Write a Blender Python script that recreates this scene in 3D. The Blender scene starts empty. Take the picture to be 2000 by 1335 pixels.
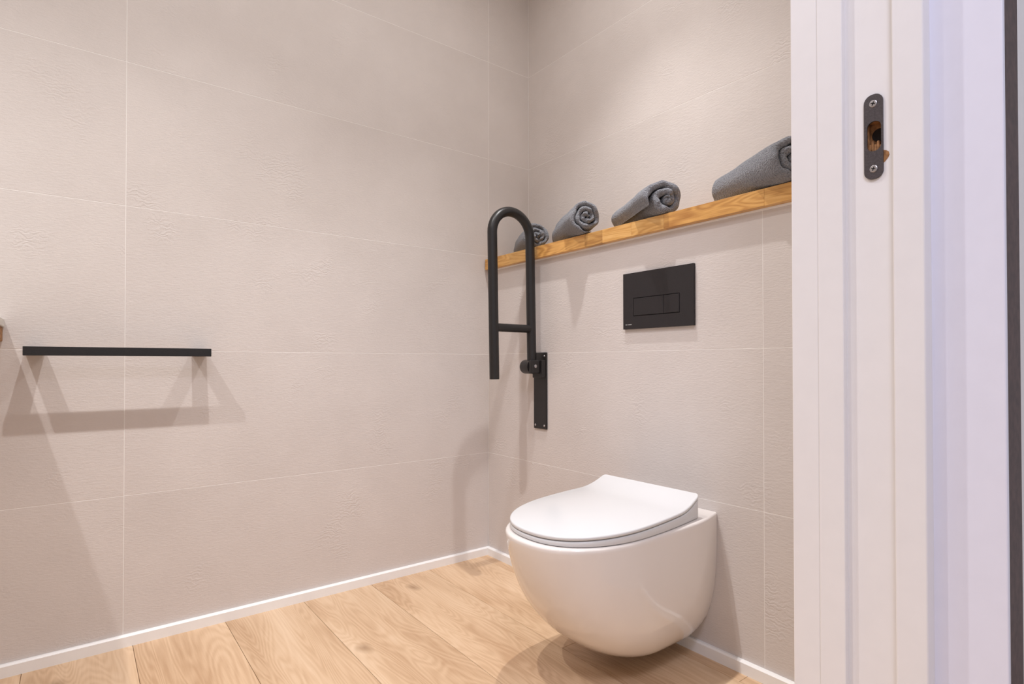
import bpy, bmesh, math, random
from mathutils import Vector, Matrix
random.seed(7)
R = math.radians
scene = bpy.context.scene
COL = scene.collection

# ------------------------------------------------------------------ camera, world, exposure
cam_d = bpy.data.cameras.new('camera')
cam = bpy.data.objects.new('camera', cam_d)
COL.objects.link(cam)
scene.camera = cam
FPX, PX, PY = 1108.1, 1035.0, 697.0
YAW, PITCH, ROLL = R(51.478), R(0.604), R(-0.057)
cam_d.sensor_fit = 'HORIZONTAL'
cam_d.sensor_width = 36.0
cam_d.lens = FPX / 2000 * 36
cam_d.shift_x = (1000 - PX) / 2000
cam_d.shift_y = (PY - 667.5) / 2000
cam_d.clip_start = 0.02
fw = Vector((-math.sin(YAW) * math.cos(PITCH), math.cos(YAW) * math.cos(PITCH), math.sin(PITCH)))
rt = Vector((math.cos(YAW), math.sin(YAW), 0))
up = rt.cross(fw)
r2 = rt * math.cos(ROLL) + up * math.sin(ROLL)
u2 = -rt * math.sin(ROLL) + up * math.cos(ROLL)
m = Matrix.Identity(4)
for i in range(3):
    m[i][0], m[i][1], m[i][2] = r2[i], u2[i], -fw[i]
m.translation = Vector((1.9200, -1.5218, 0.7751))
cam.matrix_world = m

world = bpy.data.worlds.new('world')
scene.world = world
world.use_nodes = True
world.node_tree.nodes['Background'].inputs[0].default_value = (0.90, 0.89, 1.0, 1)
world.node_tree.nodes['Background'].inputs[1].default_value = 0.41      # daylight of the open hall

vs = scene.view_settings
vs.view_transform = 'Standard'
vs.look = 'None'
vs.gamma = 1
vs.use_curve_mapping = False
vs.exposure = 0.32

LAMP_W = 9.6          # each ceiling downlight
HALL_W = 20.0          # hall ceiling lamp

# ------------------------------------------------------------------ room measures (metres)
HW = -0.2105           # front of the half wall
XR = 1.5185            # inner face of the right-hand wall
YB = -2.85             # wall behind the basin
CH = 2.47              # ceiling
ZJ = [0.4116 + 0.4 * k for k in range(6)]
Y0, Y1 = -1.65, -0.70  # doorway


# ------------------------------------------------------------------ materials
def mat(name):
    mt = bpy.data.materials.new(name)
    mt.use_nodes = True
    nt = mt.node_tree
    b = nt.nodes['Principled BSDF']
    return mt, nt, b


def N(nt, t, **kw):
    n = nt.nodes.new(t)
    for k, v in kw.items():
        if k.startswith('i_'):
            n.inputs[int(k[2:]) if k[2:].isdigit() else k[2:]].default_value = v
        else:
            setattr(n, k, v)
    return n


def L(nt, a, b):
    nt.links.new(a, b)


def ramp(nt, stops, interp='LINEAR'):
    r = nt.nodes.new('ShaderNodeValToRGB')
    r.color_ramp.interpolation = interp
    e = r.color_ramp.elements
    e[0].position, e[0].color = stops[0][0], (*stops[0][1], 1)
    e[1].position, e[1].color = stops[-1][0], (*stops[-1][1], 1)
    for p, c in stops[1:-1]:
        x = e.new(p)
        x.color = (*c, 1)
    return r


def plain(name, col, rough=0.5, metal=0.0, noise=0.0, nscale=200, coat=0.0, spec=0.5):
    mt, nt, b = mat(name)
    b.inputs['Base Color'].default_value = (*col, 1)
    b.inputs['Roughness'].default_value = rough
    b.inputs['Metallic'].default_value = metal
    b.inputs['Coat Weight'].default_value = coat
    b.inputs['Specular IOR Level'].default_value = spec
    tc = N(nt, 'ShaderNodeTexCoord')
    n = N(nt, 'ShaderNodeTexNoise')
    n.inputs['Scale'].default_value = nscale
    n.inputs['Detail'].default_value = 4
    L(nt, tc.outputs['Object'], n.inputs['Vector'])
    r = ramp(nt, [(0.3, tuple(c * (1 - noise) for c in col)), (0.7, tuple(min(1, c * (1 + noise)) for c in col))])
    L(nt, n.outputs['Fac'], r.inputs['Fac'])
    L(nt, r.outputs['Color'], b.inputs['Base Color'])
    if noise > 0.03:
        bp = N(nt, 'ShaderNodeBump')
        bp.inputs['Strength'].default_value = 0.08
        bp.inputs['Distance'].default_value = 0.001
        L(nt, n.outputs['Fac'], bp.inputs['Height'])
        L(nt, bp.outputs['Normal'], b.inputs['Normal'])
    return mt


def tile_material():
    """beige stone-look porcelain: cloudy tone, fine horizontal tooth, patches of raised ripples"""
    mt, nt, b = mat('beige_porcelain')
    tc = N(nt, 'ShaderNodeTexCoord')
    oi = N(nt, 'ShaderNodeObjectInfo')
    off = N(nt, 'ShaderNodeVectorMath', operation='SCALE')
    comb = N(nt, 'ShaderNodeCombineXYZ', i_0=7.3, i_1=3.1, i_2=5.7)
    L(nt, comb.outputs[0], off.inputs[0])
    L(nt, oi.outputs['Random'], off.inputs['Scale'])
    add = N(nt, 'ShaderNodeVectorMath', operation='ADD')
    L(nt, tc.outputs['Object'], add.inputs[0])
    L(nt, off.outputs[0], add.inputs[1])
    cl = N(nt, 'ShaderNodeTexNoise')
    cl.inputs['Scale'].default_value = 3.5
    cl.inputs['Detail'].default_value = 6
    cl.inputs['Roughness'].default_value = 0.6
    L(nt, add.outputs[0], cl.inputs['Vector'])
    rc = ramp(nt, [(0.3, (0.615, 0.562, 0.532)), (0.7, (0.665, 0.612, 0.582))])
    L(nt, cl.outputs['Fac'], rc.inputs['Fac'])
    L(nt, rc.outputs['Color'], b.inputs['Base Color'])
    b.inputs['Roughness'].default_value = 0.62
    b.inputs['Specular IOR Level'].default_value = 0.35
    # tooth
    mp = N(nt, 'ShaderNodeMapping')
    mp.inputs['Scale'].default_value = (1, 1, 3.2)
    L(nt, add.outputs[0], mp.inputs['Vector'])
    fn = N(nt, 'ShaderNodeTexNoise')
    fn.inputs['Scale'].default_value = 85
    fn.inputs['Detail'].default_value = 5
    fn.inputs['Roughness'].default_value = 0.65
    L(nt, mp.outputs[0], fn.inputs['Vector'])
    # ripples in patches
    mp2 = N(nt, 'ShaderNodeMapping')
    mp2.inputs['Scale'].default_value = (1, 1, 1)
    L(nt, add.outputs[0], mp2.inputs['Vector'])
    wv = N(nt, 'ShaderNodeTexWave', wave_type='BANDS', bands_direction='Z')
    wv.inputs['Scale'].default_value = 26
    wv.inputs['Distortion'].default_value = 14
    wv.inputs['Detail'].default_value = 3
    wv.inputs['Detail Scale'].default_value = 1.6
    L(nt, mp2.outputs[0], wv.inputs['Vector'])
    pm = N(nt, 'ShaderNodeTexNoise')
    pm.inputs['Scale'].default_value = 6.5
    pm.inputs['Detail'].default_value = 2
    L(nt, add.outputs[0], pm.inputs['Vector'])
    rm = ramp(nt, [(0.56, (0, 0, 0)), (0.70, (1, 1, 1))])
    L(nt, pm.outputs['Fac'], rm.inputs['Fac'])
    mul = N(nt, 'ShaderNodeMath', operation='MULTIPLY')
    L(nt, wv.outputs['Fac'], mul.inputs[0])
    L(nt, rm.outputs['Color'], mul.inputs[1])
    sm = N(nt, 'ShaderNodeMath', operation='MULTIPLY_ADD', i_1=0.55)
    L(nt, mul.outputs[0], sm.inputs[0])
    L(nt, fn.outputs['Fac'], sm.inputs[2])
    bp = N(nt, 'ShaderNodeBump')
    bp.inputs['Strength'].default_value = 0.5
    bp.inputs['Distance'].default_value = 0.0016
    L(nt, sm.outputs[0], bp.inputs['Height'])
    L(nt, bp.outputs['Normal'], b.inputs['Normal'])
    return mt


def oak_material(name, c_dark, c_mid, c_light, fine=1.0, knots=True, rough=0.45, vary=0.10, freq=95.0, amp=0.105, fib=0.42):
    """board wood, grain along local X, each board offset by its own random"""
    mt, nt, b = mat(name)
    tc = N(nt, 'ShaderNodeTexCoord')
    oi = N(nt, 'ShaderNodeObjectInfo')
    off = N(nt, 'ShaderNodeVectorMath', operation='SCALE')
    comb = N(nt, 'ShaderNodeCombineXYZ', i_0=31.0, i_1=17.0, i_2=11.0)
    L(nt, comb.outputs[0], off.inputs[0])
    L(nt, oi.outputs['Random'], off.inputs['Scale'])
    add = N(nt, 'ShaderNodeVectorMath', operation='ADD')
    L(nt, tc.outputs['Object'], add.inputs[0])
    L(nt, off.outputs[0], add.inputs[1])
    # cathedral figure: contour lines of a stretched noise
    mp = N(nt, 'ShaderNodeMapping')
    mp.inputs['Scale'].default_value = (1.1 * fine, 7.5 * fine, 7.5 * fine)
    L(nt, add.outputs[0], mp.inputs['Vector'])
    n1 = N(nt, 'ShaderNodeTexNoise')
    n1.inputs['Scale'].default_value = 1.0
    n1.inputs['Detail'].default_value = 2.5
    n1.inputs['Roughness'].default_value = 0.45
    n1.inputs['Distortion'].default_value = 0.35
    L(nt, mp.outputs[0], n1.inputs['Vector'])
    ms = N(nt, 'ShaderNodeMath', operation='MULTIPLY', i_1=freq)
    L(nt, n1.outputs['Fac'], ms.inputs[0])
    sn = N(nt, 'ShaderNodeMath', operation='SINE')
    L(nt, ms.outputs[0], sn.inputs[0])
    # fibres
    mp2 = N(nt, 'ShaderNodeMapping')
    mp2.inputs['Scale'].default_value = (9 * fine, 190 * fine, 190 * fine)
    L(nt, add.outputs[0], mp2.inputs['Vector'])
    n2 = N(nt, 'ShaderNodeTexNoise')
    n2.inputs['Scale'].default_value = 1.0
    n2.inputs['Detail'].default_value = 4
    L(nt, mp2.outputs[0], n2.inputs['Vector'])
    mp3 = N(nt, 'ShaderNodeMapping')
    mp3.inputs['Scale'].default_value = (1.5, 7, 7)
    L(nt, add.outputs[0], mp3.inputs['Vector'])
    n3 = N(nt, 'ShaderNodeTexNoise')
    n3.inputs['Scale'].default_value = 1.2
    n3.inputs['Detail'].default_value = 3
    L(nt, mp3.outputs[0], n3.inputs['Vector'])
    # sum
    a1 = N(nt, 'ShaderNodeMath', operation='MULTIPLY_ADD', i_1=amp)
    L(nt, sn.outputs[0], a1.inputs[0])
    L(nt, n3.outputs['Fac'], a1.inputs[2])
    a2 = N(nt, 'ShaderNodeMath', operation='MULTIPLY_ADD', i_1=fib)
    L(nt, n2.outputs['Fac'], a2.inputs[0])
    L(nt, a1.outputs[0], a2.inputs[2])
    rc = ramp(nt, [(0.42, c_dark), (0.70, c_mid), (0.98, c_light)])
    L(nt, a2.outputs[0], rc.inputs['Fac'])
    col = rc.outputs['Color']
    hsv = N(nt, 'ShaderNodeHueSaturation')
    rv = N(nt, 'ShaderNodeMapRange')
    rv.inputs['To Min'].default_value = 1 - vary
    rv.inputs['To Max'].default_value = 1 + vary
    L(nt, oi.outputs['Random'], rv.inputs['Value'])
    L(nt, rv.outputs[0], hsv.inputs['Value'])
    L(nt, col, hsv.inputs['Color'])
    col = hsv.outputs['Color']
    if knots:
        mk = N(nt, 'ShaderNodeMapping')
        mk.inputs['Scale'].default_value = (2.1, 3.4, 1.0)
        L(nt, add.outputs[0], mk.inputs['Vector'])
        dn = N(nt, 'ShaderNodeTexNoise')
        dn.inputs['Scale'].default_value = 9
        L(nt, add.outputs[0], dn.inputs['Vector'])
        vm = N(nt, 'ShaderNodeVectorMath', operation='MULTIPLY_ADD')
        vm.inputs[1].default_value = (0.10, 0.10, 0)
        L(nt, dn.outputs['Color'], vm.inputs[0])
        L(nt, mk.outputs[0], vm.inputs[2])
        vo = N(nt, 'ShaderNodeTexVoronoi', voronoi_dimensions='2D')
        vo.inputs['Scale'].default_value = 1.0
        L(nt, vm.outputs[0], vo.inputs['Vector'])
        rk = ramp(nt, [(0.0, (1, 1, 1)), (0.02, (0.75, 0.75, 0.75)), (0.085, (0, 0, 0))])
        L(nt, vo.outputs['Distance'], rk.inputs['Fac'])
        # only some cells carry a knot
        sep = N(nt, 'ShaderNodeSeparateColor')
        L(nt, vo.outputs['Color'], sep.inputs[0])
        gt = N(nt, 'ShaderNodeMath', operation='GREATER_THAN', i_1=0.42)
        L(nt, sep.outputs[0], gt.inputs[0])
        mk2 = N(nt, 'ShaderNodeMath', operation='MULTIPLY')
        L(nt, rk.outputs['Color'], mk2.inputs[0])
        L(nt, gt.outputs[0], mk2.inputs[1])
        mk3 = N(nt, 'ShaderNodeMath', operation='MULTIPLY', i_1=0.75)
        L(nt, mk2.outputs[0], mk3.inputs[0])
        mx = N(nt, 'ShaderNodeMix', data_type='RGBA')
        mx.inputs[7].default_value = (c_dark[0] * 0.55, c_dark[1] * 0.5, c_dark[2] * 0.45, 1)
        L(nt, mk3.outputs[0], mx.inputs[0])
        L(nt, col, mx.inputs[6])
        col = mx.outputs[2]
    L(nt, col, b.inputs['Base Color'])
    b.inputs['Roughness'].default_value = rough
    bp = N(nt, 'ShaderNodeBump')
    bp.inputs['Strength'].default_value = 0.15
    bp.inputs['Distance'].default_value = 0.0006
    L(nt, a2.outputs[0], bp.inputs['Height'])
    L(nt, bp.outputs['Normal'], b.inputs['Normal'])
    return mt


def towel_material(name, col):
    mt, nt, b = mat(name)
    tc = N(nt, 'ShaderNodeTexCoord')
    n = N(nt, 'ShaderNodeTexNoise')
    n.inputs['Scale'].default_value = 210
    n.inputs['Detail'].default_value = 5
    n.inputs['Roughness'].default_value = 0.7
    L(nt, tc.outputs['Object'], n.inputs['Vector'])
    v = N(nt, 'ShaderNodeTexVoronoi')
    v.inputs['Scale'].default_value = 300
    L(nt, tc.outputs['Object'], v.inputs['Vector'])
    r = ramp(nt, [(0.3, tuple(c * 0.58 for c in col)), (0.72, tuple(c * 1.32 for c in col))])
    L(nt, n.outputs['Fac'], r.inputs['Fac'])
    L(nt, r.outputs['Color'], b.inputs['Base Color'])
    b.inputs['Roughness'].default_value = 0.95
    b.inputs['Specular IOR Level'].default_value = 0.1
    b.inputs['Sheen Weight'].default_value = 0.5
    b.inputs['Sheen Roughness'].default_value = 0.5
    b.inputs['Sheen Tint'].default_value = (0.8, 0.84, 0.92, 1)
    ad = N(nt, 'ShaderNodeMath', operation='ADD')
    L(nt, n.outputs['Fac'], ad.inputs[0])
    L(nt, v.outputs['Distance'], ad.inputs[1])
    bp = N(nt, 'ShaderNodeBump')
    bp.inputs['Strength'].default_value = 1.0
    bp.inputs['Distance'].default_value = 0.005
    L(nt, ad.outputs[0], bp.inputs['Height'])
    L(nt, bp.outputs['Normal'], b.inputs['Normal'])
    return mt


def emit(name, col, s):
    mt, nt, b = mat(name)
    b.inputs['Base Color'].default_value = (*col, 1)
    b.inputs['Emission Color'].default_value = (*col, 1)
    b.inputs['Emission Strength'].default_value = s
    return mt


M_TILE = tile_material()
M_GROUT = plain('pale_grout', (0.82, 0.79, 0.76), 0.8, noise=0.03, nscale=300)
M_WHITE = plain('white_painted_trim', (0.84, 0.82, 0.815), 0.42, noise=0.012, nscale=30)
M_COOLW = plain('cool_white_casing', (0.80, 0.80, 0.90), 0.4, noise=0.012, nscale=30)
M_CEIL = plain('white_ceiling_paint', (0.82, 0.81, 0.79), 0.9, noise=0.02, nscale=60)
M_PAINT = plain('white_wall_paint', (0.80, 0.79, 0.78), 0.8, noise=0.02, nscale=60)
M_BASE = plain('white_skirting', (0.88, 0.87, 0.86), 0.4, noise=0.01, nscale=40)
M_FLOOR = oak_material('light_oak_plank', (0.50, 0.315, 0.18), (0.655, 0.455, 0.285), (0.76, 0.565, 0.385), 1.0, True, 0.42, 0.06, 230.0, 0.07, 0.32)
M_GAP = plain('dark_floor_joint', (0.24, 0.15, 0.09), 0.9, noise=0.1)
M_SHELF = oak_material('golden_oak_stave', (0.42, 0.19, 0.05), (0.66, 0.355, 0.105), (0.80, 0.49, 0.185), 2.2, False, 0.38, 0.18)
M_BLACK = plain('matt_black_metal', (0.014, 0.0125, 0.0125), 0.38, noise=0.25, nscale=600, spec=0.45)
M_BLACKP = plain('matt_black_plate', (0.019, 0.016, 0.0175), 0.5, noise=0.25, nscale=900, spec=0.4)
M_SLOT = plain('black_gap', (0.003, 0.003, 0.003), 0.9, noise=0.0)
M_STEEL = plain('grey_steel_screw', (0.42, 0.40, 0.40), 0.35, 0.9, noise=0.15, nscale=800)
M_STRIKE = plain('dark_bronze_plate', (0.085, 0.074, 0.078), 0.42, 0.55, noise=0.2, nscale=500)
M_RAWWOOD = plain('raw_bored_wood', (0.33, 0.16, 0.06), 0.8, noise=0.45, nscale=180)
M_DARKHOLE = plain('bored_hole_dark', (0.012, 0.007, 0.005), 0.9, noise=0.1)
M_CERAMIC = plain('white_glazed_ceramic', (0.76, 0.71, 0.675), 0.06, noise=0.006, nscale=6, coat=0.5)
M_SEAT = plain('white_seat_plastic', (0.655, 0.655, 0.66), 0.22, noise=0.006, nscale=6)
M_TOWEL = towel_material('grey_terry', (0.27, 0.27, 0.29))
M_STONE = plain('greige_stone_top', (0.68, 0.65, 0.60), 0.55, noise=0.12, nscale=25)
M_DBROWN = plain('dark_brown_strip', (0.075, 0.043, 0.036), 0.6, noise=0.3, nscale=90)
M_PRINT = plain('white_print', (0.7, 0.7, 0.7), 0.5, noise=0.0)
M_LED = emit('lamp_diffuser', (1.0, 0.95, 0.88), 6.0)


# ------------------------------------------------------------------ mesh helpers
def obj(name, bm, material, parent=None, smooth=False, loc=None):
    me = bpy.data.meshes.new(name)
    bmesh.ops.recalc_face_normals(bm, faces=bm.faces)
    bm.to_mesh(me)
    bm.free()
    me.materials.append(material)
    if smooth:
        for p in me.polygons:
            p.use_smooth = True
        me.set_sharp_from_angle(angle=R(48))
    o = bpy.data.objects.new(name, me)
    if loc is not None:
        o.location = loc
    COL.objects.link(o)
    if parent is not None:
        o.parent = parent
    return o


def empty(name, loc=(0, 0, 0), rz=0.0, parent=None):
    o = bpy.data.objects.new(name, None)
    o.empty_display_size = 0.05
    o.location = loc
    o.rotation_euler = (0, 0, rz)
    COL.objects.link(o)
    if parent is not None:
        o.parent = parent
    return o


def tag(o, label=None, cat=None, group=None, kind=None):
    if label:
        o['label'] = label
    if cat:
        o['category'] = cat
    if group:
        o['group'] = group
    if kind:
        o['kind'] = kind
    return o


def bx(bm, x0, x1, y0, y1, z0, z1, bev=0.0, seg=2):
    b2 = bmesh.new()
    bmesh.ops.create_cube(b2, size=1)
    for v in b2.verts:
        v.co = Vector((x0 + (v.co.x + .5) * (x1 - x0), y0 + (v.co.y + .5) * (y1 - y0), z0 + (v.co.z + .5) * (z1 - z0)))
    if bev > 0:
        bmesh.ops.bevel(b2, geom=b2.edges[:], offset=bev, segments=seg, affect='EDGES', profile=0.5)
    me = bpy.data.meshes.new('t')
    b2.to_mesh(me)
    b2.free()
    bm.from_mesh(me)
    bpy.data.meshes.remove(me)


def box(name, x0, x1, y0, y1, z0, z1, material, parent=None, bev=0.0, seg=2, smooth=False):
    """box with its origin at its own centre (coordinates in the parent's frame)"""
    c = Vector(((x0 + x1) / 2, (y0 + y1) / 2, (z0 + z1) / 2))
    bm = bmesh.new()
    bx(bm, x0 - c.x, x1 - c.x, y0 - c.y, y1 - c.y, z0 - c.z, z1 - c.z, bev, seg)
    return obj(name, bm, material, parent, smooth, c)


def tube(bm, pts, r, n=20, caps=True):
    pts = [Vector(p) for p in pts]
    rings = []
    t0 = (pts[1] - pts[0]).normalized()
    ref = Vector((1, 0, 0)) if abs(t0.x) < 0.9 else Vector((0, 1, 0))
    for i, p in enumerate(pts):
        a = pts[max(0, i - 1)]
        b = pts[min(len(pts) - 1, i + 1)]
        t = (b - a).normalized()
        u = (ref - t * ref.dot(t)).normalized()
        w = t.cross(u)
        rings.append([bm.verts.new(p + (u * math.cos(k * 2 * math.pi / n) + w * math.sin(k * 2 * math.pi / n)) * r) for k in range(n)])
    for a, b in zip(rings, rings[1:]):
        for k in range(n):
            bm.faces.new((a[k], a[(k + 1) % n], b[(k + 1) % n], b[k]))
    if caps:
        bm.faces.new(rings[0][::-1])
        bm.faces.new(rings[-1])


def lathe_disc(bm, centre, axis, prof, n=24):
    """profile [(radius, along)] turned about axis"""
    axis = Vector(axis).normalized()
    ref = Vector((0, 0, 1)) if abs(axis.z) < 0.9 else Vector((1, 0, 0))
    u = (ref - axis * ref.dot(axis)).normalized()
    w = axis.cross(u)
    c = Vector(centre)
    rings = []
    for r, h in prof:
        rings.append([bm.verts.new(c + axis * h + (u * math.cos(k * 2 * math.pi / n) + w * math.sin(k * 2 * math.pi / n)) * max(r, 1e-5)) for k in range(n)])
    for a, b in zip(rings, rings[1:]):
        for k in range(n):
            bm.faces.new((a[k], a[(k + 1) % n], b[(k + 1) % n], b[k]))
    bm.faces.new(rings[0][::-1])
    bm.faces.new(rings[-1])


def copy_tree(o, parent=None):
    c = o.copy()
    COL.objects.link(c)
    c.parent = parent
    for ch in list(o.children):
        copy_tree(ch, c)
    return c


# ------------------------------------------------------------------ setting: walls of large tiles
JT = 0.0008            # half a joint
PR = 0.0004            # tile stands proud of the grout bed


def tiled(wall, axis, plane, sign, ucuts, zcuts):
    """tiles as children of a wall; axis 'x': wall plane x=plane, tiles run along y; 'y': plane y, tiles along x"""
    for (a0, a1) in zip(ucuts, ucuts[1:]):
        for (z0, z1) in zip(zcuts, zcuts[1:]):
            if a1 - a0 < 0.01 or z1 - z0 < 0.01:
                continue
            lo, hi = sorted((plane, plane - sign * (PR + 0.006)))
            if axis == 'x':
                box('tile', lo, hi, a0 + JT, a1 - JT, z0 + JT, z1 - JT, M_TILE, wall, 0.0003, 1)
            else:
                box('tile', a0 + JT, a1 - JT, lo, hi, z0 + JT, z1 - JT, M_TILE, wall, 0.0003, 1)


zc_full = [0.0] + ZJ[:5] + [CH]
# left wall: finished face at x = 0
wl = box('wall_left', -0.12, -PR, YB, 0.12, 0, CH, M_GROUT)
tag(wl, 'left wall of large beige porcelain tiles with pale joints', None, None, 'structure')
wl_t = wl
# tiles are given in world numbers; parent offset handled by matrix_parent_inverse
def reparent(children_of, parent):
    for c in children_of:
        c.parent = parent
        c.matrix_parent_inverse = Matrix.Translation(-Vector(parent.location))


def tiled_world(wall, *a):
    before = set(o.name for o in bpy.data.objects)
    tiled(None, *a)
    new = [o for o in bpy.data.objects if o.name not in before]
    reparent(new, wall)


tiled_world(wl, 'x', 0.0, 1, [YB, -2.6321, -1.4213, HW, 0.0], zc_full)
# back wall: finished face at y = 0
wb = box('wall_back', -0.12, XR + 0.2, PR, 0.12, 0, CH, M_GROUT)
tag(wb, 'back wall of large beige tiles above the wooden ledge', None, None, 'structure')
tiled_world(wb, 'y', 0.0, -1, [0.0, 1.21, XR], [1.15] + ZJ[2:5] + [CH])
# half wall that hides the cistern
SHZ0, SHZ1 = 1.1535, 1.1955
wh = box('wall_half', 0.0005, XR, HW + PR, -0.0005, 0, SHZ0 - 0.004, M_GROUT)
tag(wh, 'low tiled half wall carrying the ledge behind the toilet', None, None, 'structure')
tiled_world(wh, 'y', HW, -1, [0.0005, 1.1892, XR], [0.0, ZJ[0], ZJ[1], SHZ0 - 0.0045])
# metal-white edge strip on top of the half-wall tiles
box('trim_1', 0.001, XR, HW - 0.0015, HW + 0.012, SHZ0 - 0.0055, SHZ0 - 0.0002, M_BASE)
tag(bpy.data.objects['trim_1'], 'thin pale edge strip between ledge and half wall', None, None, 'structure')
# wall behind the basin, ceiling
wf = box('wall_front', -0.12, XR + 0.2, YB - 0.12, YB - PR, 0, CH, M_GROUT)
tag(wf, 'tiled wall at the far end of the room', None, None, 'structure')
tiled_world(wf, 'y', YB, 1, [0.0, 1.2, XR], zc_full)
ce = box('ceiling', -0.12, XR + 0.2, YB - 0.12, 0.12, CH, CH + 0.1, M_CEIL)
tag(ce, 'white flat ceiling', None, None, 'structure')
# right wall with the doorway
XO = 1.7484            # hall-side face
wr = empty('wall_right', (XR, 0, 0))
tag(wr, 'thick right-hand wall with the doorway', None, None, 'structure')
before = set(o.name for o in bpy.data.objects)
box('wall_section', XR, XO - 0.031, Y1 + 0.0335, 0.12, 0, CH, M_PAINT)
box('wall_section', XR, XO - 0.002, YB - 0.12, Y0 - 0.03, 0, CH, M_PAINT)
box('wall_lintel', XR, XO - 0.002, Y0 - 0.03, Y1 + 0.03, 2.12, CH, M_PAINT)
reparent([o for o in bpy.data.objects if o.name not in before], wr)

# ------------------------------------------------------------------ floor of oak planks
fl = box('floor', -0.12, 3.6, YB - 0.12, 0.12, -0.06, -0.004, M_GAP)
tag(fl, 'light oak plank floor running into the room', None, None, 'structure')
PW = 0.2285
before = set(o.name for o in bpy.data.objects)
first_joint = {-1: 0.759, 0: 1.31, 1: 0.98, -2: 1.15, 2: 1.42, 3: 1.12}
k = -3
ytop = -0.4862 + 2 * PW
row = -2
while ytop > YB:
    ya, yb = max(ytop - PW, YB), min(ytop, 0.0)
    j = first_joint.get(row - 0 if row < 0 else row, random.uniform(0.8, 1.45))
    cuts = [0.0, j]
    while cuts[-1] < 3.4:
        cuts.append(min(3.4, cuts[-1] + 1.38))
    for a, b_ in zip(cuts, cuts[1:]):
        if b_ - a > 0.05:
            box('plank', a + 0.0004, b_ - 0.0004, ya + 0.0005, yb - 0.0005, -0.012, 0.0, M_FLOOR, None, 0.0006, 1)
    ytop -= PW
    row += 1
reparent([o for o in bpy.data.objects if o.name not in before], fl)


# ------------------------------------------------------------------ skirting
def skirting(name, pts_profile_axis, a0, a1, label):
    BH, BT = 0.0316, 0.0116
    bm = bmesh.new()
    prof = [(0, 0), (BT, 0), (BT, BH - 0.004), (BT - 0.004, BH), (0, BH)]
    ends = []
    for a, mit in ((a0, 0), (a1, 1)):
        vs_ = []
        for d, z in prof:
            if pts_profile_axis == 'left':      # along y on the wall x=0
                y = a - d if mit else a
                vs_.append(bm.verts.new((d + 0.0003, y, z)))
            else:                               # along x on the half wall
                x = a if mit else a + d
                vs_.append(bm.verts.new((x, HW - d - 0.0003, z)))
        ends.append(vs_)
    n = len(prof)
    for i in range(n):
        bm.faces.new((ends[0][i], ends[0][(i + 1) % n], ends[1][(i + 1) % n], ends[1][i]))
    bm.faces.new(ends[0][::-1])
    bm.faces.new(ends[1])
    return tag(obj(name, bm, M_BASE), label, None, None, 'structure')


skirting('baseboard_left', 'left', YB, HW, 'low white skirting along the left tiled wall')
skirting('baseboard_back', 'half', 0.0003, XR, 'low white skirting along the half wall')

# ------------------------------------------------------------------ wooden ledge of glued staves
shelf = empty('wooden_ledge', (0.0, HW, SHZ0))
tag(shelf, 'long golden wooden ledge of glued staves capping the half wall', 'shelf')
rows = [(-0.020, 0.026), (0.026, 0.072), (0.072, 0.118), (0.118, 0.164), (0.164, 0.2085)]
for ri, (r0, r1) in enumerate(rows):
    if ri == 0:
        cuts = [0.006, 0.172, 0.335, 0.585, 0.665, 0.785, 0.905, 1.205, 1.517]
    else:
        cuts = [0.006]
        while cuts[-1] < 1.35:
            cuts.append(cuts[-1] + random.uniform(0.14, 0.36))
        cuts[-1] = 1.517
    for c0, c1 in zip(cuts, cuts[1:]):
        box('stave', c0, c1 - 0.0002, r0, r1 - 0.0002, 0, SHZ1 - SHZ0, M_SHELF, shelf, 0.0005, 1)

# ------------------------------------------------------------------ door frame
door = empty('door_1', (XR, Y1, 0))
tag(door, 'white stepped door frame with lock strike plate', None, None, 'structure')
FH = 2.12
X_a, X_b, X_c, X_d, X_e, X_f = 1.5185, 1.5448, 1.5792, 1.6399, 1.6754, 1.7484
PLZ0, PLZ1 = 1.0204, 1.1337
PLC = 1.6153
HZ0, HZ1 = 1.056, 1.099
before = set(o.name for o in bpy.data.objects)
box('room_casing', X_a - 0.012, X_b, Y1 + 0.0012, Y1 + 0.07, 0, FH, M_WHITE, None, 0.0016, 2)
box('jamb_lining', X_b, X_c, Y1, Y1 + 0.03, 0, FH, M_WHITE, None, 0.0012, 2)
bm = bmesh.new()          # back of the door groove, cut out round the bored latch pocket
GY0, GY1 = Y1 + 0.010, Y1 + 0.03
hx0, hx1 = PLC - 0.0108, PLC + 0.0108
bx(bm, X_c, X_d, GY0, GY1, 0, HZ0)
bx(bm, X_c, X_d, GY0, GY1, HZ1, FH)
bx(bm, X_c, hx0, GY0, GY1, HZ0, HZ1)
bx(bm, hx1, X_d, GY0, GY1, HZ0, HZ1)
bmesh.ops.remove_doubles(bm, verts=bm.verts, dist=1e-6)
obj('groove_board', bm, M_WHITE)
box('jamb_stop', X_d, X_e, Y1, Y1 + 0.03, 0, FH, M_WHITE, None, 0.0022, 3)
box('hall_casing', X_e - 0.004, X_f, Y1 + 0.024, Y1 + 0.033, 0, FH, M_COOLW, None, 0.0015, 2)
box('dark_edge_strip', X_f - 0.03, X_f - 0.0012, Y1 + 0.0332, Y1 + 0.100, 0, FH, M_DBROWN, None, 0.001, 1)  # dark brown strip behind the hall casing's outer edge
# opposite jamb and head of the frame (beside and above the camera)
box('opposite_jamb', X_a - 0.012, X_f, Y0 - 0.03, Y0, 0, FH, M_WHITE, None, 0.002, 2)
box('head_lining', X_a - 0.012, X_f, Y0, Y1, FH - 0.03, FH, M_WHITE, None, 0.002, 2)
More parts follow.
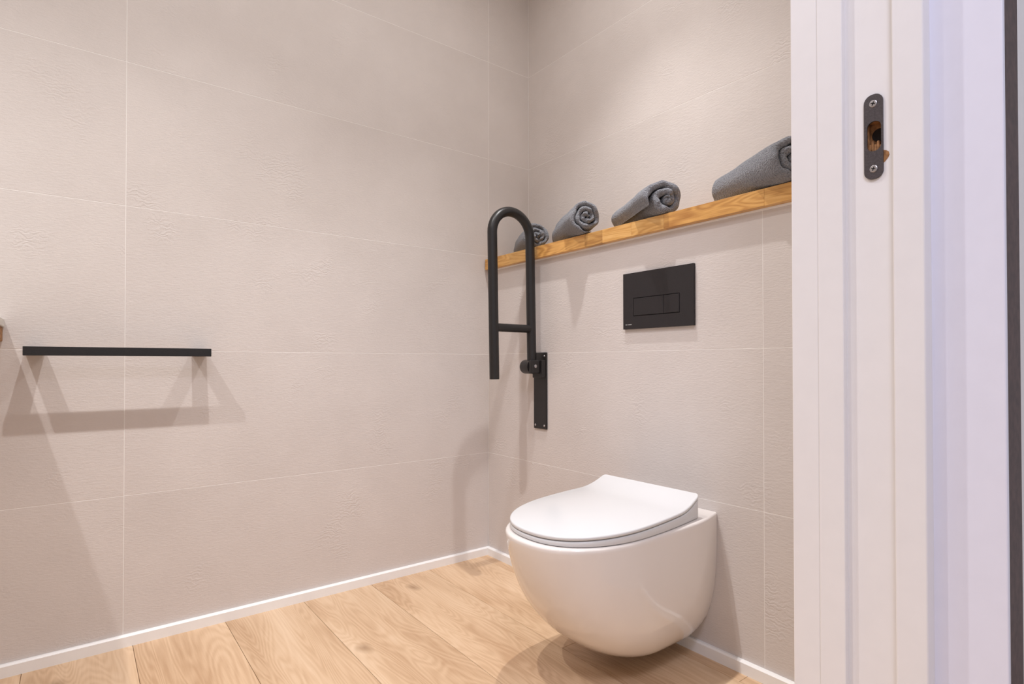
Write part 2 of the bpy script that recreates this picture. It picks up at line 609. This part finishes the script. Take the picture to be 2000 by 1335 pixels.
# bored pocket: wooden liner just behind the strike plate
lx0, lx1, lz0, lz1 = PLC - 0.0082, PLC + 0.0090, HZ0 + 0.001, HZ1 - 0.001
bm = bmesh.new()
bx(bm, hx0 + 0.0001, lx0, GY0 + 0.0004, GY1 + 0.008, HZ0 + 0.0001, HZ1 - 0.0001)
bx(bm, lx1, hx1 - 0.0001, GY0 + 0.0004, GY1 + 0.008, HZ0 + 0.0001, HZ1 - 0.0001)
bx(bm, lx0, lx1, GY0 + 0.0004, GY1 + 0.008, HZ0 + 0.0001, lz0)
bx(bm, lx0, lx1, GY0 + 0.0004, GY1 + 0.008, lz1, HZ1 - 0.0001)
bx(bm, hx0 + 0.0001, hx1 - 0.0001, GY0 + 0.012, GY1 + 0.008, HZ0 + 0.0001, HZ1 - 0.0001)
obj('bored_pocket', bm, M_RAWWOOD)
bm = bmesh.new()          # splintered wood left at the bottom of the pocket
for i in range(5):
    x = lx0 + 0.0016 + i * 0.0034
    h = [0.012, 0.016, 0.011, 0.015, 0.009][i]
    bx(bm, x - 0.0015, x + 0.0017, GY0 + 0.003, GY0 + 0.012, lz0, lz0 + h, 0.0006, 1)
obj('wood_splinters', bm, M_RAWWOOD)
bm = bmesh.new()
lathe_disc(bm, (PLC + 0.0025, GY0 + 0.0108, HZ0 + 0.026), (0, 1, 0), [(0.0088, 0), (0.0088, 0.010)], 20)
obj('bored_hole', bm, M_DARKHOLE)
# chip in the paint beside the plate
bm = bmesh.new()
ring = []
for k in range(14):
    a = k * 2 * math.pi / 14
    rr = 1 + 0.12 * math.sin(3 * a + 1)
    ring.append((PLC + 0.0115 + 0.0062 * rr * math.cos(a), 1.0485 + 0.0085 * rr * math.sin(a)))
fa = [bm.verts.new((x, GY0 - 0.0004, z)) for x, z in ring]
fb = [bm.verts.new((x, GY0 + 0.0010, z)) for x, z in ring]
bm.faces.new(fa)
bm.faces.new(fb[::-1])
for k in range(14):
    bm.faces.new((fa[k], fa[(k + 1) % 14], fb[(k + 1) % 14], fb[k]))
obj('paint_chip', bm, M_RAWWOOD)
# strike plate: rounded strip with a latch hole
def rounded_rect(cx, cz, w, h, r, n=8):
    pts = []
    for (sx, sz, a0) in ((1, 1, 0), (-1, 1, 90), (-1, -1, 180), (1, -1, 270)):
        for k in range(n + 1):
            a = R(a0 + 90 * k / n)
            pts.append((cx + sx * (w / 2 - r) + r * math.cos(a), cz + sz * (h / 2 - r) + r * math.sin(a)))
    return pts
PW_, PH_ = 0.0232, PLZ1 - PLZ0
pc = (PLZ0 + PLZ1) / 2
outer = rounded_rect(PLC, pc, PW_, PH_, 0.0105)
inner = rounded_rect(PLC + 0.0008, (HZ0 + HZ1) / 2, 0.0172, HZ1 - HZ0 - 0.003, 0.0082)
bm = bmesh.new()
yf, yb_ = GY0 - 0.0024, GY0 - 0.0001
of = [bm.verts.new((x, yf, z)) for x, z in outer]
inf = [bm.verts.new((x, yf, z)) for x, z in inner]
ob = [bm.verts.new((x, yb_, z)) for x, z in outer]
inb = [bm.verts.new((x, yb_, z)) for x, z in inner]
n = len(outer)
for k in range(n):
    k2 = (k + 1) % n
    bm.faces.new((of[k], of[k2], inf[k2], inf[k]))
    bm.faces.new((ob[k2], ob[k], inb[k], inb[k2]))
    bm.faces.new((of[k2], of[k], ob[k], ob[k2]))
    bm.faces.new((inf[k], inf[k2], inb[k2], inb[k]))
strike = obj('strike_plate', bm, M_STRIKE)
new = [o for o in bpy.data.objects if o.name not in before]
reparent(new, door)
strike['label'] = 'dark bronze lock strike plate with oval latch hole'
for zc in (PLZ0 + 0.0135, PLZ1 - 0.0125):
    bm = bmesh.new()
    lathe_disc(bm, (PLC, yf, zc), (0, -1, 0), [(0.0048, -0.001), (0.0048, 0.0003), (0.0040, 0.0008), (0.0012, 0.0009)], 20)
    # cross slot
    sc = obj('screw', bm, M_STEEL, strike)
    bm = bmesh.new()
    a = R(20)
    for rot in (a, a + math.pi / 2):
        b2 = bmesh.new()
        bx(b2, -0.0026, 0.0026, -0.0012, -0.0007, -0.00055, 0.00055)
        bmesh.ops.rotate(b2, verts=b2.verts, cent=(0, 0, 0), matrix=Matrix.Rotation(rot, 3, 'Y'))
        bmesh.ops.translate(b2, verts=b2.verts, vec=(PLC, yf, zc))
        me = bpy.data.meshes.new('t')
        b2.to_mesh(me)
        b2.free()
        bm.from_mesh(me)
        bpy.data.meshes.remove(me)
    s2 = obj('screw_slot', bm, M_SLOT, strike)

# hall outside the doorway
hw_ = box('wall_hall', XO - 0.03, XO - 0.0014, Y1 + 0.1005, 0.12, 0, 2.6, M_PAINT)
tag(hw_, 'pale hall wall beside the door frame', None, None, 'structure')


# ------------------------------------------------------------------ toilet
TX = 0.893


def zlid(v):
    z = 0.3935 + 0.0620 * (0.5 - v)
    if v < 0.170:
        z += 0.025 * ((0.170 - v) / 0.092) ** 2
    return z


def half_outline(h, Lx, vr, rw, vs_, ve, n=2.3, ns=8, nn=22, corner=0.0):
    s = []
    if corner:
        for k in range(5):
            a = math.pi / 2 * k / 5
            s.append((rw - corner + corner * math.sin(a), vr + corner * (1 - math.cos(a))))
        vr = vr + corner
    for k in range(ns + 1):
        t = k / ns
        s.append((rw + (h - rw) * math.sin(t * math.pi / 2), vr + (vs_ - vr) * t))
    for k in range(0 if ve - vs_ > 0.004 else 1, nn + 1):
        t = math.pi / 2 * k / nn
        s.append((h * max(math.cos(t), 0) ** (2 / n), ve + (Lx - ve) * math.sin(t) ** (2 / n)))
    return s


def full_outline(*a, **kw):
    s = half_outline(*a, **kw)
    return s + [(-u, v) for u, v in s[-2::-1]]


toilet = empty('toilet', (TX, HW, 0))
tag(toilet, 'white wall-hung toilet with closed slim seat lid below the flush plate', 'toilet')
RIM = 0.3705
# bowl: stack of outlines from the underside to the rim
bm = bmesh.new()
ZB = 0.036
levels = []
NL = 30
for k in range(NL + 1):
    t = k / NL
    q = 1 - math.cos(t * math.pi / 2)          # dense near the bottom
    q = 0.55 * q + 0.45 * t * t
    s = q                                      # 0 bottom .. 1 near the rim
    z = ZB + (RIM - 0.012 - ZB) * s
    e = (1 - (1 - s) ** 2.5) ** (1 / 1.9)      # front sweep
    g = (1 - (1 - s) ** 3.1) ** (1 / 2.3)      # sides
    Lx = 0.185 + (0.518 - 0.185) * (0.80 * e + 0.20 * s)
    hw2 = 0.050 + (0.186 - 0.050) * g
    hr = 0.040 + (0.166 - 0.040) * g
    if s == 0:
        levels.append((z, hw2, hr, Lx, 0.10))
    else:
        levels.append((z, hw2, hr, Lx, 0.26 * (0.4 + 0.6 * e)))
levels.append((RIM - 0.005, 0.1862, 0.166, 0.5185, 0.26))
levels.append((RIM - 0.0015, 0.1846, 0.1645, 0.5168, 0.26))
levels.append((RIM, 0.181, 0.161, 0.513, 0.26))
rings = []
for z, h_, hr, Lx, ve in levels:
    pts = full_outline(h_, Lx, 0.0, hr, 0.12 * min(1, ve / 0.26), ve, n=2.35, ns=6, nn=22)
    rise = 0.014 * max(0.0, (z - ZB) / (RIM - ZB))
    rings.append([bm.verts.new((u, -v - 0.0005, z + rise * max(0.0, 1 - v / 0.5))) for u, v in pts])
for a, b_ in zip(rings, rings[1:]):
    n = len(a)
    for k in range(n):
        bm.faces.new((a[k], a[(k + 1) % n], b_[(k + 1) % n], b_[k]))
bm.faces.new(rings[0][::-1])
bm.faces.new(rings[-1])
bowl = obj('bowl', bm, M_CERAMIC, toilet, True)


def slab(name, inset, ztop, zbot, material, parent, bev=0.003):
    """solid following the lid outline between two height profiles, edges rounded"""
    bm = bmesh.new()
    rings = []
    for (ins, top, dz) in ((bev * 1.2, False, 0), (bev * 0.3, False, bev * 0.35), (0, False, bev), (0, True, -bev), (bev * 0.3, True, -bev * 0.35), (bev * 1.2, True, 0)):
        d = ins + inset
        pts = full_outline(0.1823 - d, 0.5049 - d, 0.0775 + d, 0.169 - d, 0.262, 0.2735, n=2.3, ns=18, nn=30, corner=0.012)
        rings.append([bm.verts.new((u, -v, (ztop(v) if top else zbot(v)) + dz)) for u, v in pts])
    n = len(rings[0])
    for a, b_ in zip(rings, rings[1:]):
        for k in range(n):
            bm.faces.new((a[k], a[(k + 1) % n], b_[(k + 1) % n], b_[k]))
    # caps: strips between mirrored points
    for r, flip in ((rings[0], True), (rings[-1], False)):
        i, j = 0, n - 1
        while j - i > 1:
            q = [r[i], r[i + 1], r[j - 1], r[j]] if j - i > 2 else [r[i], r[i + 1], r[j]]
            bm.faces.new(q)
            i += 1
            j -= 1
    return obj(name, bm, material, parent, True)


seat = slab('seat_ring', 0.0006, lambda v: zlid(v) - 0.0108, lambda v: RIM + 0.0010 + 0.014 * max(0.0, 1 - v / 0.5), M_SEAT, toilet)
lid = slab('seat_lid', 0.0, zlid, lambda v: zlid(v) - 0.0092, M_SEAT, toilet)

# ------------------------------------------------------------------ flush plate
flush = empty('flush_plate', (0.8685, HW, 0.9615))
tag(flush, 'black rectangular flush plate on the half wall above the toilet', 'flush plate')
W2, H2 = 0.1268, 0.0843
bx0, bx1, bz0, bz1 = -0.0865, 0.0815, -0.0465, 0.0085
bm = bmesh.new()
T0, T1 = -0.0085, -0.0004
bx(bm, -W2, W2, T0, T1, bz1, H2)
bx(bm, -W2, W2, T0, T1, -H2, bz0)
bx(bm, -W2, bx0, T0, T1, bz0, bz1)
bx(bm, bx1, W2, T0, T1, bz0, bz1)
bmesh.ops.remove_doubles(bm, verts=bm.verts, dist=1e-6)
obj('cover_plate', bm, M_BLACKP, flush)
box('button_well', bx0, bx1, -0.0028, -0.0006, bz0, bz1, M_SLOT, flush)
bd = 0.025
g = 0.0018
box('button', bx0 + 0.0012, bd - 0.0006, -0.0086, -0.003, bz0 + g, bz1 - g, M_BLACKP, flush, 0.0006, 1)
box('button', bd + 0.0006, bx1 - 0.0022, -0.0086, -0.003, bz0 + g, bz1 - g, M_BLACKP, flush, 0.0006, 1)
bm = bmesh.new()
x = -W2 + 0.0095
for w in (0.0022, 0.0018, 0.0024, None, 0.002, 0.0018, 0.0022, 0.0020, 0.0022):
    if w is None:
        x += 0.0030
        continue
    bx(bm, x, x + w, -0.0087, -0.0084, -H2 + 0.0125, -H2 + 0.0142)
    x += w + 0.0006
obj('printed_mark', bm, M_PRINT, flush)

# ------------------------------------------------------------------ fold-up grab rail
rail = empty('grab_rail', (0.339, HW, 0))
tag(rail, 'black fold-up grab rail raised against the half wall', 'grab rail')
pl = box('wall_plate', -0.0363, 0.0363, -0.007, -0.0004, 0.538, 0.8135, M_BLACK, rail, 0.003, 2)
for sx, sz in ((-0.025, 0.551), (0.025, 0.551), (-0.025, 0.800), (0.025, 0.800)):
    bm = bmesh.new()
    lathe_disc(bm, (0, 0, 0), (0, -1, 0), [(0.0042, -0.001), (0.0042, 0.001), (0.0030, 0.0022), (0.0008, 0.0024)], 16)
    s_ = obj('screw', bm, M_STEEL, pl)
    s_.location = Vector((sx, -0.007, sz)) - Vector(pl.location)
# hinge bracket and barrel
br = box('hinge_bracket', -0.020, 0.0345, -0.026, -0.0071, 0.722, 0.786, M_BLACK, rail, 0.003, 2)
ear = box('bracket_ear', 0.0078, 0.0255, -0.066, -0.0255, 0.738, 0.786, M_BLACK, rail, 0.004, 2)
bm = bmesh.new()
lathe_disc(bm, (-0.036, -0.046, 0.762), (1, 0, 0), [(0.019, -0.004), (0.0238, -0.002), (0.0252, 0.002), (0.0252, 0.040), (0.0252, 0.0435)], 28)
barrel = obj('hinge_barrel', bm, M_BLACK, rail, True)
bm = bmesh.new()
lathe_disc(bm, (0.0255, -0.048, 0.764), (1, 0, 0), [(0.006, -0.001), (0.006, 0.002), (0.004, 0.0032), (0.001, 0.0034)], 16)
obj('hinge_bolt', bm, M_STEEL, ear).location = -Vector(ear.location)
YR, YF = -0.045, -0.2085
ZT = 1.319
rad = (YR - YF) / 2
TR = 0.0168


def lean(y, z):            # the raised rail leans a little off the wall
    return y + 0.004 - 0.018 * (z - 0.76)


pts = [(0, YR, 0.765), (0, YR, 0.90), (0, YR, 1.05), (0, YR, ZT - TR - rad)]
yc = (YR + YF) / 2
zc = ZT - TR - rad
for k in range(1, 24):
    a = math.pi * k / 24
    pts.append((0, yc + rad * math.cos(a), zc + rad * math.sin(a)))
pts += [(0, YF, zc), (0, YF, 1.0), (0, YF, 0.723), (0, YF, 0.7205)]
bm = bmesh.new()
tube(bm, [(x - 0.004, lean(y, z), z) for x, y, z in pts], TR, 24)
obj('bent_tube', bm, M_BLACK, rail, True)
bm = bmesh.new()
tube(bm, [(-0.004, lean(YR + 0.004, 0.897), 0.897), (-0.004, lean(yc, 0.897), 0.897), (-0.004, lean(YF - 0.004, 0.897), 0.897)], 0.0143, 20)
obj('cross_tube', bm, M_BLACK, rail, True)

# ------------------------------------------------------------------ towel bar on the left wall
BY0, BY1 = -1.6273, -1.2241
tb = empty('towel_bar', (0.0, (BY0 + BY1) / 2, 0.806))
tag(tb, 'straight flat black towel bar on the left tiled wall', 'towel bar')
hl = (BY1 - BY0) / 2
box('rail', 0.073, 0.085, -hl, hl, -0.0112, 0.0112, M_BLACK, tb, 0.0008, 1)
for s in (-1, 1):
    y0, y1 = sorted((s * hl, s * (hl - 0.038)))
    box('wall_post', 0.0004, 0.0735, y0, y1, -0.006, 0.006, M_BLACK, tb, 0.0008, 1)

# ------------------------------------------------------------------ rolled towels


def towel(name, label, x, y, theta, length, turns, Rx, Rz, th, flap, seed, tilt=0.0, core=(0.0, 0.0)):
    """strip wound into a spiral, extruded along local +Y; end facing local -Y is the open roll"""
    rnd = random.Random(seed)
    ph = [rnd.uniform(0, 6.28) for _ in range(8)]
    NT = int(turns * 40)
    sec = []
    for i in range(NT + 1):
        f_ = i / NT
        a = flap + (f_ - 1) * turns * 2 * math.pi
        r = 0.08 + 0.92 * f_ - 0.5 * th / Rx
        wob = 1 + 0.042 * math.sin(3 * a + ph[0]) * (1 - 0.4 * f_) + 0.030 * math.sin(5 * a + ph[1]) + 0.018 * math.sin(9 * a + ph[2])
        sec.append((r * wob, a, f_))
    NS = 26
    bm = bmesh.new()
    grid = []
    # stations: rounded lip at the open end, plain body, rounded lip at the far end
    st = [(0.0000, 0.15), (0.0016, 0.50), (0.0050, 0.80), (0.0100, 0.97)]
    for k in range(1, NS):
        st.append((0.0100 + (length - 0.020) * k / NS, 1.0))
    st += [(length - 0.0100, 0.97), (length - 0.0050, 0.80), (length - 0.0016, 0.50), (length, 0.15)]
    for (d, tk) in st:
        outer_, inner_ = [], []
        e = d / length
        bodyfac = 1 + 0.020 * math.sin(e * 7 + ph[3]) + 0.012 * math.sin(e * 17 + ph[4])
        for (r, a, f_) in sec:
            # small axial shift so that the windings do not end in one plane
            ax = (0.0045 * math.sin(2.2 * a + ph[5]) + 0.0025 * math.sin(5.3 * a + ph[7]) + 0.010 * (f_ - 0.5)) * (1 - e)
            flat = 1.0
            cz = r * Rz * math.sin(a)
            cx_ = r * Rx * math.cos(a)
            cx_ += core[0] * (1 - f_)
            cz += core[1] * (1 - f_)
            if cz < 0:
                cz *= 0.90                      # sits down on the shelf
            t_ = th * 0.5 * tk * (1 + 0.10 * math.sin(4 * a + ph[6] + 5 * e))
            if f_ > 0.95:
                t_ *= max(0.12, (1 - f_) / 0.05)
            if f_ < 0.02:
                t_ *= max(0.3, f_ / 0.02)
            nx, nz = math.cos(a), math.sin(a)
            outer_.append(bm.verts.new(((cx_ * bodyfac + nx * t_), d + ax, (cz * bodyfac + nz * t_))))
            inner_.append(bm.verts.new(((cx_ * bodyfac - nx * t_), d + ax, (cz * bodyfac - nz * t_))))
        grid.append(outer_ + inner_[::-1])
    n = len(grid[0])
    for a, b_ in zip(grid, grid[1:]):
        for k in range(n):
            bm.faces.new((a[k], a[(k + 1) % n], b_[(k + 1) % n], b_[k]))
    for g_ in (grid[0], grid[-1]):
        h = n // 2
        for k in range(h - 1):
            bm.faces.new((g_[k], g_[k + 1], g_[n - 2 - k], g_[n - 1 - k]))
    zmin = min(v.co.z for v in bm.verts)
    for v in bm.verts:
        v.co.z -= zmin
    o = obj(name, bm, M_TOWEL, None, True)
    o.location = (x, y, SHZ1 + 0.0004)
    o.rotation_euler = (0, 0, theta)
    tag(o, label, 'towel', 'rolled grey towels on the wooden ledge')
    return o


TH = R(62)
towel('rolled_towel', 'small rolled grey towel seen through the black rail loop, nearest the corner', 0.294, -0.190, TH, 0.25, 3.2, 0.0580, 0.0605, 0.0158, R(-80), 3)
towel('rolled_towel', 'rolled grey towel on the ledge, second from the corner', 0.602, -0.236, TH, 0.28, 3.1, 0.0600, 0.0630, 0.0165, R(-70), 11, core=(0.0, 0.004))
towel('rolled_towel', 'rolled grey towel with oval core lying above the flush plate', 0.915, -0.236, TH, 0.29, 2.4, 0.0640, 0.0625, 0.0215, R(205), 23, core=(0.012, 0.004))
towel('rolled_towel', 'rolled grey towel beside the door frame, partly hidden', 1.285, -0.238, TH, 0.29, 2.6, 0.0620, 0.0645, 0.0200, R(-60), 37)

# ------------------------------------------------------------------ wash stand at the left edge of view
vb = empty('washbasin_counter', (0.0, -1.6665, 0.842))
tag(vb, 'cream washbasin counter just entering at the left edge', 'counter')
box('slab', 0.0004, 0.46, -0.95, 0, 0.024, 0.044, M_STONE, vb, 0.002, 2)
box('apron', 0.0004, 0.44, -0.94, -0.003, -0.012, 0.0238, M_RAWWOOD, vb, 0.002, 2)
bm = bmesh.new()
lathe_disc(bm, (0.23, -0.45, 0.0442), (0, 0, 1), [(0.12, 0), (0.19, 0.05), (0.205, 0.11), (0.198, 0.112), (0.18, 0.055), (0.10, 0.012), (0.002, 0.010)], 40)
obj('basin_bowl', bm, M_CERAMIC, vb, True)

# ------------------------------------------------------------------ ceiling downlights
LX = 0.775
spots = [(LX, -0.52, 'toilet'), (LX, -1.29, 'middle'), (LX, -2.10, 'basin')]
LAB = {'toilet': 'round recessed ceiling downlight above the toilet', 'middle': 'round recessed ceiling downlight opposite the towel bar', 'basin': 'round recessed ceiling downlight beside the washbasin counter'}
for (x, y, w) in spots:
    d = empty('ceiling_downlight', (x, y, CH))
    tag(d, LAB[w], 'downlight', 'ceiling downlights in a row')
    bm = bmesh.new()
    lathe_disc(bm, (0, 0, 0), (0, 0, -1), [(0.045, 0.0003), (0.045, 0.004), (0.035, 0.006), (0.032, 0.003)], 32)
    obj('bezel', bm, M_WHITE, d, True)
    bm = bmesh.new()
    lathe_disc(bm, (0, 0, 0), (0, 0, -1), [(0.031, 0.0032), (0.031, 0.0045)], 32)
    obj('diffuser', bm, M_LED, d)
    ld = bpy.data.lights.new('downlight_lamp', 'SPOT')
    ld.energy = LAMP_W * {'toilet': 5.2, 'middle': 4.8, 'basin': 5.4}[w]
    ld.color = (1.0, 0.982, 0.98)
    ld.spot_size = R({'toilet': 90, 'middle': 102, 'basin': 108}[w])     # beam width chosen per lamp to even out the wall brightness
    ld.spot_blend = 1.0
    ld.shadow_soft_size = 0.013
    lo = bpy.data.objects.new('downlight_lamp', ld)
    COL.objects.link(lo)
    lo.location = (0, 0, -0.034)
    lo.parent = d
    ls = bpy.data.lights.new('downlight_spill', 'AREA')      # wide spill of the same lamp
    ls.shape = 'DISK'
    ls.size = 0.055
    ls.energy = LAMP_W * 0.36
    ls.color = (1.0, 0.982, 0.98)
    l2 = bpy.data.objects.new('downlight_spill', ls)
    COL.objects.link(l2)
    l2.location = (0, 0, -0.012)
    l2.parent = d
# hall lamp, cool
hd = empty('ceiling_panel_light', (2.45, -1.75, 2.55))
tag(hd, 'square cool white ceiling panel light in the hall', 'ceiling light')
box('frame', -0.32, 0.32, -0.32, 0.32, 0, 0.03, M_WHITE, hd, 0.003, 1)
box('diffuser', -0.30, 0.30, -0.30, 0.30, -0.004, -0.0002, emit('hall_diffuser', (0.84, 0.88, 1.0), 3.0), hd)
ld = bpy.data.lights.new('hall_lamp', 'AREA')
ld.shape = 'SQUARE'
ld.size = 0.58
ld.energy = HALL_W
ld.color = (0.78, 0.80, 1.0)
lo = bpy.data.objects.new('hall_lamp', ld)
COL.objects.link(lo)
lo.location = (0, 0, -0.01)
lo.parent = hd
hc = box('ceiling_hall', XO - 0.0005, 3.6, YB - 0.12, 0.12, 2.585, 2.66, M_CEIL)
tag(hc, 'white hall ceiling', None, None, 'structure')
